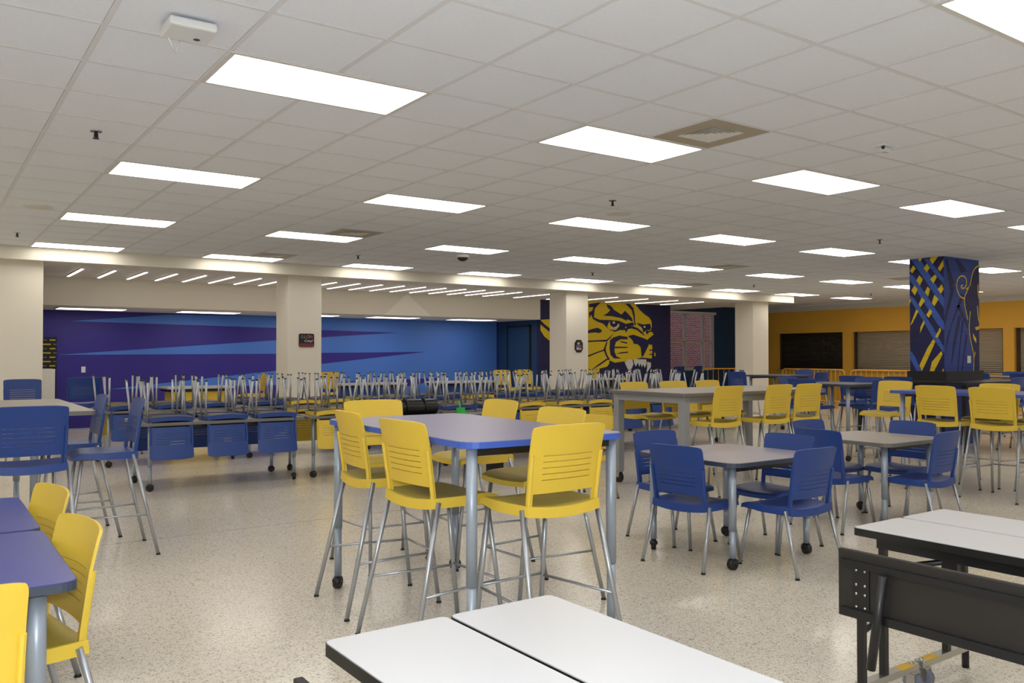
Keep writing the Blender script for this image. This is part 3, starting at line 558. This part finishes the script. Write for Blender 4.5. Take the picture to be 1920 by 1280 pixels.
def proto_parts(kind):
    hs, top = (.45, .845) if kind == 'chair' else (.765, 1.142)
    d = {'hs': hs}
    for cname, m, m2 in (('yellow', M_YEL, M_YELSEAT), ('blue', M_BLUE, M_BLUESEAT)):
        d['seat_'+cname] = seat_mesh('seat', hs, m, m2); d['back_'+cname] = back_mesh('backrest', hs, top, m)
    legs = []
    for front in (0, 1):
        for s in (-1, 1):
            a, c = leg_pts(hs, front, s)
            b = MB(); b.tube(a, c, .0128, 10)
            b.mi = 1; b2 = b.tube((c[0], c[1], .016), (c[0], c[1], 0), .012, 10, .017)
            legs.append(b.mesh('leg', M_CHROME, M_BLACK))
    d['legs'] = legs
    b = MB(); b.box(-.17, .17, -.16, .15, hs-.056, hs-.04).tube((-.19, .15, hs-.045), (.19, .15, hs-.045), .011).tube((-.21, -.16, hs-.045), (.21, -.16, hs-.045), .011)
    d['frame'] = b.mesh('seat_frame', M_BLACK)
    rungs = []
    if kind == 'stool':
        def at(front, s, z):
            a, c = leg_pts(hs, front, s); k = (a[2]-z)/(a[2]-c[2]); return tuple(a[i]+(c[i]-a[i])*k for i in range(3))
        for s in (-1, 1): rungs.append(MB().tube(at(0, s, .30), at(1, s, .30), .0075, 8).mesh('footrest_rung', M_CHROME))
        rungs.append(MB().tube(at(1, -1, .31), at(1, 1, .31), .0075, 8).mesh('footrest_rung', M_CHROME))
    d['rungs'] = rungs
    return d
CH['chair'] = proto_parts('chair'); CH['stool'] = proto_parts('stool')
def seat(kind, colour, x, y, face, label, group=None, z=0, flip=False):
    """face = compass of the sitter: 0 -> +Y, -90 -> +X, 90 -> -X, 180 -> -Y"""
    d = CH[kind]; root = empty({'chair': 'chair', 'stool': 'bar_stool'}[kind], (x, y, z), math.radians(face))
    if flip: root.rotation_euler = (PI, 0, math.radians(face)); root.location = (x, y, z+d['hs'])
    link('seat', d['seat_'+colour], root); link('backrest', d['back_'+colour], root); link('seat_frame', d['frame'], root)
    for me in d['legs']: link('leg', me, root)
    for me in d['rungs']: link('footrest_rung', me, root)
    return tag(root, label, 'chair' if kind == 'chair' else 'stool', group)

# ================================================================== TABLES
def caster(parent, x, y, r=.04, wide=.036, ang=0):
    b = MB(); c, s = math.cos(ang), math.sin(ang)
    b.tube((x-s*wide/2, y+c*wide/2, r), (x+s*wide/2, y-c*wide/2, r), r, 14)
    b.tube((x, y, r*1.2), (x, y, r*2.1), .012, 8)
    b.ball((x+c*.012, y+s*.012, r*1.3), r*.8, 1, 1, .8, 10)
    return b.build('caster', M_BLACK, parent)
def table(name, cx, cy, w, l, h, rz, top_m, edge_m, label, group=None, r=.09, leg_r=.027, inset=.115, casters=True, cat='table'):
    root = empty(name, (cx, cy, 0), rz)
    tt = MB().prism(rrect(w-.006, l-.006, r), h-.004, h).build('tabletop', top_m, root)
    MB().prism(rrect(w, l, r), h-.032, h-.003).build('edge_band', edge_m, tt)
    for k, (sx, sy) in enumerate(((-1, -1), (1, -1), (1, 1), (-1, 1))):
        x = sx*(w/2-inset); y = sy*(l/2-inset)
        z0 = .08 if casters else 0
        b = MB().tube((x, y, h*.36), (x, y, h-.032), leg_r, 16).tube((x, y, z0), (x, y, h*.36), leg_r*.86, 16)
        lg = b.build('leg', M_LEG, root)
        if casters: caster(lg, x, y, ang=k*1.3)
    for sy in (-1, 1): MB().box(-w/2+inset, w/2-inset, sy*(l/2-inset)-.012, sy*(l/2-inset)+.012, h-.072, h-.032).build('apron', M_BLKMETAL, root)
    return tag(root, label, cat, group)

# centre: tall blue table with yellow stools
table('high_table', 2.59, 4.18, .98, 1.78, 1.067, -.03, M_TOPBLUE, M_EDGEBLUE, 'tall blue-topped table in the centre ringed by yellow stools', r=.1, inset=.065)
gs = 'yellow stools at the centre table'
seat('stool', 'yellow', 2.33, 4.62, -95, 'yellow stool at the far left side of the centre high table', gs)
seat('stool', 'yellow', 2.27, 3.86, -87, 'yellow stool at the near left side of the centre high table', gs)
seat('stool', 'yellow', 2.55, 3.40, 2, 'yellow stool at the near end of the centre high table, back towards the viewer', gs)
seat('stool', 'yellow', 2.72, 5.40, 176, 'yellow stool at the far end of the centre high table', gs)
seat('stool', 'yellow', 3.28, 5.16, 88, 'yellow stool at the far right side of the centre high table', gs)
seat('stool', 'yellow', 3.05, 4.14, 91, 'yellow stool at the near right side of the centre high table', gs)
seat('chair', 'yellow', 5.62, 6.75, 92, 'low yellow chair half hidden behind the centre stools')

# low table with blue chairs, right of centre
table('cafe_table', 5.0, 4.27, 1.02, .96, .74, 0, M_TOPMAUVE, M_EDGEDARK, 'low grey-violet square table on casters with four blue chairs', r=.1, inset=.1)
g1 = 'blue chairs at the grey-violet table'
seat('chair', 'blue', 4.58, 4.21, -83, 'blue chair on the left side of the grey-violet table, back to the viewer', g1)
seat('chair', 'blue', 4.98, 3.75, 0, 'blue chair at the near side of the grey-violet table', g1)
seat('chair', 'blue', 4.98, 4.80, 176, 'blue chair at the far left of the grey-violet table', g1)
seat('chair', 'blue', 5.42, 4.22, 92, 'blue chair at the far right of the grey-violet table', g1)
table('cafe_table', 7.02, 4.36, .94, .90, .74, 0, M_TOPGREY, M_EDGEGREY, 'low grey square table behind the grey-violet one', r=.08)
g2 = 'blue chairs at the low grey table'
seat('chair', 'blue', 6.50, 4.37, -92, 'blue chair at the left of the low grey table', g2)
seat('chair', 'blue', 6.92, 3.88, 4, 'blue chair at the near side of the low grey table', g2)
seat('chair', 'blue', 7.46, 4.37, 90, 'blue chair at the right of the low grey table', g2)
seat('chair', 'blue', 7.05, 4.80, 178, 'blue chair at the far side of the low grey table', g2)

# right: blue high table with yellow stools
table('high_table', 9.64, 4.5, 1.0, 1.95, 1.067, 0, M_TOPDBLUE, M_EDGEBLUE, 'tall blue table at the right edge with yellow stools', r=.06)
g3 = 'yellow stools at the right high table'
for x, y, f, lab in ((9.25, 4.84, -92, 'yellow stool with its back to the viewer, left of two at the right high table'), (9.21, 4.25, -89, 'yellow stool with its back to the viewer, right of two at the right high table'),
                     (9.98, 6.02, 90, 'yellow stool at the far end of the right high table'), (9.98, 4.75, 90, 'yellow stool on the far side of the right high table'), (9.98, 4.15, 90, 'yellow stool at the right picture edge across the right high table')):
    seat('stool', 'yellow', x, y, f, lab, g3)

# grey heavy high table with square legs
GT = empty('work_table', (7.82, 6.82, 0), 0); w_, l_, h_ = 2.46, 1.2, 1.067
tt = MB().prism(rrect(w_-.006, l_-.006, .04), h_-.004, h_).build('tabletop', M_TOPGREY, GT)
MB().prism(rrect(w_, l_, .04), h_-.035, h_-.003).build('edge_band', M_EDGEGREY, tt)
for sx, sy in ((-1, -1), (1, -1), (1, 1), (-1, 1)):
    x = sx*(w_/2-.09); y = sy*(l_/2-.09)
    lg = MB().box(x-.045, x+.045, y-.045, y+.045, .13, h_-.035, .006).build('leg', M_GREYMETAL, GT)
    b = MB(); b.tube((x-.02, y, .06), (x+.02, y, .06), .06, 18); cs = b.build('caster', M_BLACK, lg)
    MB().box(x-.03, x-.024, y-.03, y+.03, .06, .13).box(x+.024, x+.03, y-.03, y+.03, .06, .13).box(x-.035, x+.035, y-.035, y+.035, .12, .132).build('caster_fork', M_ZINC, lg)
for a in ((-w_/2+.1, w_/2-.1, -l_/2+.05, -l_/2+.08), (-w_/2+.1, w_/2-.1, l_/2-.08, l_/2-.05), (-w_/2+.05, -w_/2+.08, -l_/2+.1, l_/2-.1), (w_/2-.08, w_/2-.05, -l_/2+.1, l_/2-.1)):
    MB().box(a[0], a[1], a[2], a[3], h_-.11, h_-.035).build('apron', M_GREYMETAL, GT)
tag(GT, 'long grey high table with square legs on large casters', 'table')
g4 = 'yellow stools at the grey high table'
for x, y, f, lab in ((7.08, 6.28, 0, 'left of three yellow stools on the near side of the grey high table'), (7.92, 6.28, 1, 'middle of three yellow stools on the near side of the grey high table'), (8.47, 6.28, -2, 'right of three yellow stools on the near side of the grey high table'),
                     (7.2, 7.38, 180, 'left of three yellow stools on the far side of the grey high table'), (7.87, 7.38, 178, 'middle of three yellow stools on the far side of the grey high table'), (8.52, 7.38, 181, 'right of three yellow stools on the far side of the grey high table')):
    seat('stool', 'yellow', x, y, f, lab, g4)

# dark high table and blue stools left of the painted column
table('high_table', 10.95, 7.3, 1.0, 1.0, 1.067, 0, M_EDGEDARK, M_EDGEDARK, 'dark topped high table with blue stools behind the grey table', r=.05)
g5 = 'blue stools around the dark high table'
for x, y, f, lab in ((11.45, 7.3, 90, 'blue stool on the right of the dark high table'), (10.95, 6.75, -20, 'blue stool at the near side of the dark high table'), (10.9, 7.9, 180, 'blue stool behind the dark high table'), (10.45, 7.4, -90, 'blue stool on the left of the dark high table')):
    seat('stool', 'blue', x, y, f, lab, g5)
# counter wrapped around the painted column
CT = empty('counter', (0, 0, 0))
MB().box(PX-.04, PX1+.04, PY-.05, PY-.008, 1.06, 1.21).box(PX-.04, PX-.008, PY-.008, PY1+.03, 1.06, 1.21).build('upstand', M_BLACK, CT)
MB().box(PX-.75, PX-.008, PY-.75, PY1+.6, 1.025, 1.06).box(PX-.008, PX1+.6, PY-.75, PY-.008, 1.025, 1.06).build('countertop', mat('black_countertop', S(40, 38, 36), .3, noise=.1), CT)
for x, y in ((PX-.65, PY-.65), (PX-.65, PY1+.5), (PX1+.5, PY-.65)): MB().box(x-.03, x+.03, y-.03, y+.03, 0, 1.025).build('leg', M_BLKMETAL, CT)
tag(CT, 'black counter wrapped around the foot of the painted column', 'counter')
g6 = 'blue stools at the column counter'
for x, y, f, lab in ((12.55, 7.2, -90, 'blue stool on the left side of the column counter'), (13.3, 6.15, 0, 'blue stool at the near left of the column counter'), (14.0, 6.2, 0, 'blue stool in the middle before the column counter'),
                     (14.8, 6.1, 5, 'blue stool at the right of the column counter'), (12.5, 7.95, -90, 'blue stool at the far left corner of the column counter')):
    seat('stool', 'blue', x, y, f, lab, g6)
# further blue seating on the right
table('high_table', 17.0, 7.6, 1.0, 2.0, 1.067, 0, M_TOPGREY, M_EDGEGREY, 'grey high table in the distance right of the painted column', r=.05)
g7 = 'blue stools right of the painted column'
for x, y, f in ((16.4, 7.1, -90), (16.4, 7.9, -90), (17.6, 7.2, 90), (17.6, 8.0, 90)):
    seat('stool', 'blue', x, y, f, 'distant blue stool right of the painted column, %s side, %s one' % ('left' if x < 17 else 'right', 'nearer' if y < 7.5 else 'farther'), g7)
g8 = 'blue stools by the serving wall'
for x, y, f, w_ in ((14.3, 10.15, 0, 'at the near side of the dark table'), (15.15, 11.1, 90, 'at the right of the dark table'), (13.6, 11.2, -90, 'at the left of the dark table'), (17.0, 12.0, 180, 'standing alone')):
    seat('stool', 'blue', x, y, f, 'blue stool before the orange barriers, %s' % w_, g8)
table('high_table', 14.4, 11.0, 1.0, 1.0, 1.067, 0, M_EDGEDARK, M_EDGEDARK, 'dark high table before the orange barriers', r=.05)

# left: grey high table with blue stools
table('high_table', .56, 7.82, 1.04, 2.04, 1.067, 0, M_TOPGREY, M_EDGEGREY, 'grey high table at the left edge with blue stools', r=.04, casters=False, inset=.36)
g9 = 'blue stools at the left grey table'
seat('stool', 'blue', .60, 6.48, 0, 'blue stool in the left foreground, back to the viewer', g9)
seat('stool', 'blue', 1.14, 6.92, 88, 'blue stool seen from the side with its long splayed legs', g9)
seat('stool', 'blue', 1.02, 7.72, 90, 'blue stool behind the one seen from the side', g9)
seat('stool', 'blue', 1.18, 13.0, 178, 'blue stool in front of the white wall at the far left', g9)
# bottom left: two low blue tables with yellow chairs
table('cafe_table', -.08, 3.55, 1.04, .98, .74, 0, M_TOPDBLUE, M_EDGEDARK, 'low blue table at the lower left, the nearer of two', r=.05, leg_r=.03, inset=.11, casters=False)
table('cafe_table', -.08, 4.56, 1.04, .98, .74, 0, M_TOPDBLUE, M_EDGEDARK, 'low blue table at the lower left, the farther of two', r=.05, leg_r=.03, inset=.11, casters=False)
g10 = 'yellow chairs at the lower left tables'
seat('chair', 'yellow', .27, 3.56, 100, 'yellow chair pushed under the nearer low blue table', g10)
seat('chair', 'yellow', .29, 4.53, 101, 'yellow chair pushed under the farther low blue table', g10)
seat('chair', 'yellow', .02, 2.95, 4, 'yellow chair cut off by the lower left corner', g10)

# ================================================================== FOLDING TABLES WITH WHITE TOPS
def folding_table(x0, x1, ye, label, bench_x, detail):
    t = empty('folding_table', (0, 0, 0)); y0 = ye-1.83; xm = (x0+x1)/2; h = .74
    for a, c in ((x0, xm-.008), (xm+.008, x1)):
        tp = MB().prism(rrect(c-a, 1.83, .02, cx=(a+c)/2, cy=(y0+ye)/2), h-.004, h).build('top_half', M_WHITETOP, t)
        MB().prism(rrect(c-a+.006, 1.836, .023, cx=(a+c)/2, cy=(y0+ye)/2), h-.034, h-.003).build('edge_band', M_BLKEDGE, tp)
        MB().box(a+.06, c-.03, y0+.08, ye-.07, h-.085, h-.034).build('frame_rail', M_BLKMETAL, t)
    for yy in (ye-.07, y0+.07):
        for xx in (x0-.05, x0+.11, x1-.11, x1+.05):
            up = h-.06 if x0 < xx < x1 else .50
            MB().box(xx-.014, xx+.014, yy-.014, yy+.014, .11, up).build('leg', M_BLKMETAL, t)
        for sx, xa in ((1, x0), (-1, x1)):
            MB().tube((xa-sx*.05, yy, .32), (xa+sx*.11, yy, .36), .012).build('cross_brace', M_BLKMETAL, t)
            xr0, xr1 = sorted((xa-sx*.07, xm-sx*.015))
            MB().box(xr0, xr1, yy-.02, yy+.02, .085, .115).build('foot_rail', M_ZINC, t)
            xs_ = xm-sx*.1; MB().box(xs_-.05, xs_+.05, yy-.0205, yy+.0205, .109, .1155).build('sticker', M_STICKER, t)
            xw = xm-sx*.045
            MB().tube((xw-.015, yy-.01, .04), (xw+.015, yy-.01, .04), .04, 18).build('wheel', M_WHEEL, t)
            fk = MB().box(xw-.024, xw+.024, yy-.03, yy+.02, .078, .086).build('wheel_fork', M_ZINC, t)
            for q in (-.021, .021): MB().box(xw+q-.003, xw+q+.003, yy-.03, yy+.01, .03, .08).build('fork_cheek', M_ZINC, fk)
            MB().ball((xs_+sx*.06, yy, .116), .011, seg=8).build('rail_bolt', M_ZINC, t)
            MB().tube((xa-sx*.06, yy, 0), (xa-sx*.06, yy, .086), .016, 10).build('glide', M_BLACK, t)
    for yy in (ye-.36, y0+.36):
        for xx in (x0+.11, x1-.11): MB().box(xx-.014, xx+.014, yy-.03, yy+.03, h-.16, h-.06).build('gusset', M_BLKMETAL, t)
        MB().tube((x0+.11, ye-.07 if yy > (y0+ye)/2 else y0+.07, .56), (x0+.11, yy, h-.09), .012).build('brace', M_BLKMETAL, t)
    # bench swung up on edge beside the top
    bx = bench_x; z0, z1 = (.455, .715); yb0, yb1 = y0+.1, ye-.13
    bp = MB().box(bx-.012, bx+.012, yb0, yb1, z0, z1, .004).build('bench_panel', M_DARKWOOD, t)
    MB().box(bx-.03, bx-.012, yb0+.03, yb1-.02, z1-.06, z1-.035).box(bx-.03, bx-.012, yb0+.03, yb1-.02, z0+.01, z0+.04).build('bench_rail', M_BLKMETAL, bp)
    for yc in (yb1-.1, (yb0+yb1)/2-.25):
        MB().box(bx-.018, bx-.012, yc-.035, yc+.035, z0+.03, z1-.055).build('bench_bracket', M_BLKMETAL, bp)
        for i, dz in enumerate((.05, .1, .135, .19)):
            for dy in (-.018, .018): MB().ball((bx-.019, yc+dy, z0+dz), .006, .6, 1, 1, 8).build('bolt', M_ZINC, bp)
    MB().tube((bx-.045, yb1-.21, z1-.06), (bx-.05, yb1-.16, z0-.16), .017, 14).build('lock_tube', M_BLKMETAL, bp)
    return tag(t, label, 'folding table')
folding_table(.86, 1.59, 2.055, 'white-topped folding table in the near foreground', .74, True)
folding_table(3.27, 4.0, 2.12, 'white-topped folding table at the lower right with its black bench swung up', 2.98, True)

# ================================================================== TABLES WITH CHAIRS UPSIDE DOWN ON TOP
def stack_table(x0, y0, w, l, label, colours_near, colours_far, side, gname):
    cx, cy = x0+w/2, y0+l/2
    table('dining_table', cx, cy, w-.02, l, .74, 0, M_TOPGREY, M_EDGEGREY, label, 'long tables carrying upturned chairs', r=.04, leg_r=.022, inset=.1)
    n = len(colours_near)
    for k in range(n):
        x = x0+.33+(w-.66)*k/max(1, n-1)
        for far, cl in ((0, colours_near[k]), (1, colours_far[k])):
            if cl is None: continue
            c = {'b': 'blue', 'y': 'yellow'}[cl]
            yy = y0+.205+.01 if not far else y0+l-.205-.01
            rz = random.uniform(-5, 5)
            # upside down: sitter's back hangs past the table edge
            s_ = seat('chair', c, x+random.uniform(-.02, .02), yy, (180 if not far else 0)+rz, 'upturned %s chair on the %s of the %s edge of the %s' % (c, ['left', 'middle', 'right'][k], 'far' if far else 'near', side), gname, z=.74+.003, flip=True)
rowA = [('bbb', 'bbb'), ('ybb', 'yyb'), ('bby', 'byy'), ('yyb', 'ybb'), ('byy', 'bby')]
for k, (a, c) in enumerate(rowA):
    stack_table(1.96+1.85*k, 9.62, 1.83, .98, '%s long table from the left in the front row of upturned chairs' % ORD[k], a, c, '%s front table' % ORD[k], 'upturned chairs on the front row')
rowB = [('bbb', 'ybb'), ('byy', 'bbb'), ('bbb', 'yyb'), ('ybb', 'bbb'), ('bbb', 'bbb'), ('bby', 'bbb')]
for k, (a, c) in enumerate(rowB):
    stack_table(1.96+1.85*k, 12.0, 1.83, .98, '%s long table from the left in the rear row of upturned chairs' % ORD[k], a, c, '%s rear table' % ORD[k], 'upturned chairs on the rear row')

# booths and tables deep under the soffit
def booth_table(x, y, w, base_m, label):
    t = empty('booth_table', (x, y, 0))
    MB().prism(rrect(w, .8, .05), .87, .90).build('tabletop', M_WHITETOP, t)
    MB().box(-w/2+.06, w/2-.06, -.34, .34, .82, .87).build('apron', M_BLACK, t)
    MB().box(-w/2+.12, w/2-.12, -.3, .3, 0, .82).build('base_panel', base_m, t)
    return tag(t, label, 'table', 'white-topped tables under the soffit')
booth_table(4.2, 16.0, 1.2, M_YEL, 'white-topped table with a yellow base under the soffit')
booth_table(7.5, 15.9, 1.6, M_BLUE, 'white-topped table with a blue base, left of two between the sign columns')
booth_table(9.9, 15.9, 1.6, M_BLUE, 'white-topped table with a blue base, right of two between the sign columns')
booth_table(13.7, 15.9, 1.3, M_BLACK, 'white-topped table with a black base in front of the cat mural')
for x, y, f, lab in ((5.02, 15.45, 60, 'yellow stool beside the yellow-based table'), (6.35, 15.35, 120, 'yellow stool just right of the column with the dark sign'), (10.6, 15.2, 180, 'yellow stool left of two before the teal door'), (11.25, 15.3, 180, 'yellow stool right of two before the teal door')):
    seat('stool', 'yellow', x, y, f, lab, 'yellow stools under the soffit')
seat('stool', 'blue', 2.05, 14.2, 0, 'blue stool beside the low white wall box', 'blue stools under the soffit')
seat('chair', 'blue', 2.55, 13.75, -90, 'low blue chair near the low white wall box')
seat('stool', 'blue', 18.6, 18.0, 0, 'blue stool left of two before the tall window', 'blue stools by the window')
seat('stool', 'blue', 19.6, 18.2, 10, 'blue stool right of two before the tall window', 'blue stools by the window')

# black bag and a green dustpan on the second row table
t = empty('duffel_bag', (4.75, 8.75, 0))
b = MB(); b.path([(-.28, 0, .86), (-.26, 0, .86), (-.1, .01, .865), (.08, 0, .86), (.25, 0, .86), (.28, 0, .86)], .1, 14); b.build('body', M_VINYL, t)
for x in (-.12, .12): MB().path([(x, -.1, .83), (x, -.09, .93), (x, -.02, .972), (x, .06, .95), (x, .1, .86)], .012, 6).build('strap', M_BLACK, t)
tag(t, 'black vinyl bag lying on a dark bench behind the centre table', 'bag')
t = empty('bench', (5.2, 8.75, 0)); MB().box(-.8, .8, -.2, .2, .72, .76).build('seat_board', M_BLKMETAL, t)
for x in (-.7, .7): MB().box(x-.03, x+.03, -.15, .15, 0, .72).build('leg', M_BLKMETAL, t)
tag(t, 'dark bench carrying the black bag behind the centre table', 'bench')
t = empty('dustpan', (5.45, 8.78, .76)); b = MB(); b.box(-.06, .06, -.05, .05, 0, .012).box(-.06, .06, .04, .055, 0, .07).build('pan', M_GREEN, t); MB().tube((0, .05, .05), (0, .09, .14), .012).build('handle', M_GREEN, t)
tag(t, 'small green dustpan among the upturned chairs', 'dustpan')

# orange crowd barriers
def barrier(ax, ay, bx, by, label):
    L = math.hypot(bx-ax, by-ay); t = empty('crowd_barrier', (ax, ay, 0), math.atan2(by-ay, bx-ax))
    r = .12; H = 1.07
    arc = lambda cx, cz, a0, a1: [(cx+r*math.cos(a0+(a1-a0)*i/5), 0, cz+r*math.sin(a0+(a1-a0)*i/5)) for i in range(6)]
    pts = [(0, 0, .12)]+arc(r, H-r, PI, PI/2)+arc(L-r, H-r, PI/2, 0)+[(L, 0, .12)]
    MB().path(pts, .02, 8).build('frame_tube', M_ORTUBE, t)
    MB().tube((0, 0, .2), (L, 0, .2), .016).build('lower_rail', M_ORTUBE, t)
    n = int(L/.15)
    for i in range(1, n): MB().tube((L*i/n, 0, .2), (L*i/n, 0, H-.01), .008, 6).build('upright', M_ORTUBE, t)
    for x in (.25, L-.25): MB().box(x-.02, x+.02, -.25, .25, 0, .02).box(x-.02, x+.02, -.015, .015, .02, .2).build('foot', M_ORTUBE, t)
    return tag(t, label, 'barrier', 'orange crowd barriers')
barrier(21.0, 15.9, 20.7, 13.65, 'orange crowd barrier left of two before the shutters')
barrier(20.75, 13.5, 20.75, 11.3, 'orange crowd barrier right of two, partly behind the painted column')
barrier(19.1, 17.3, 20.3, 16.7, 'orange crowd barrier behind the right white column')
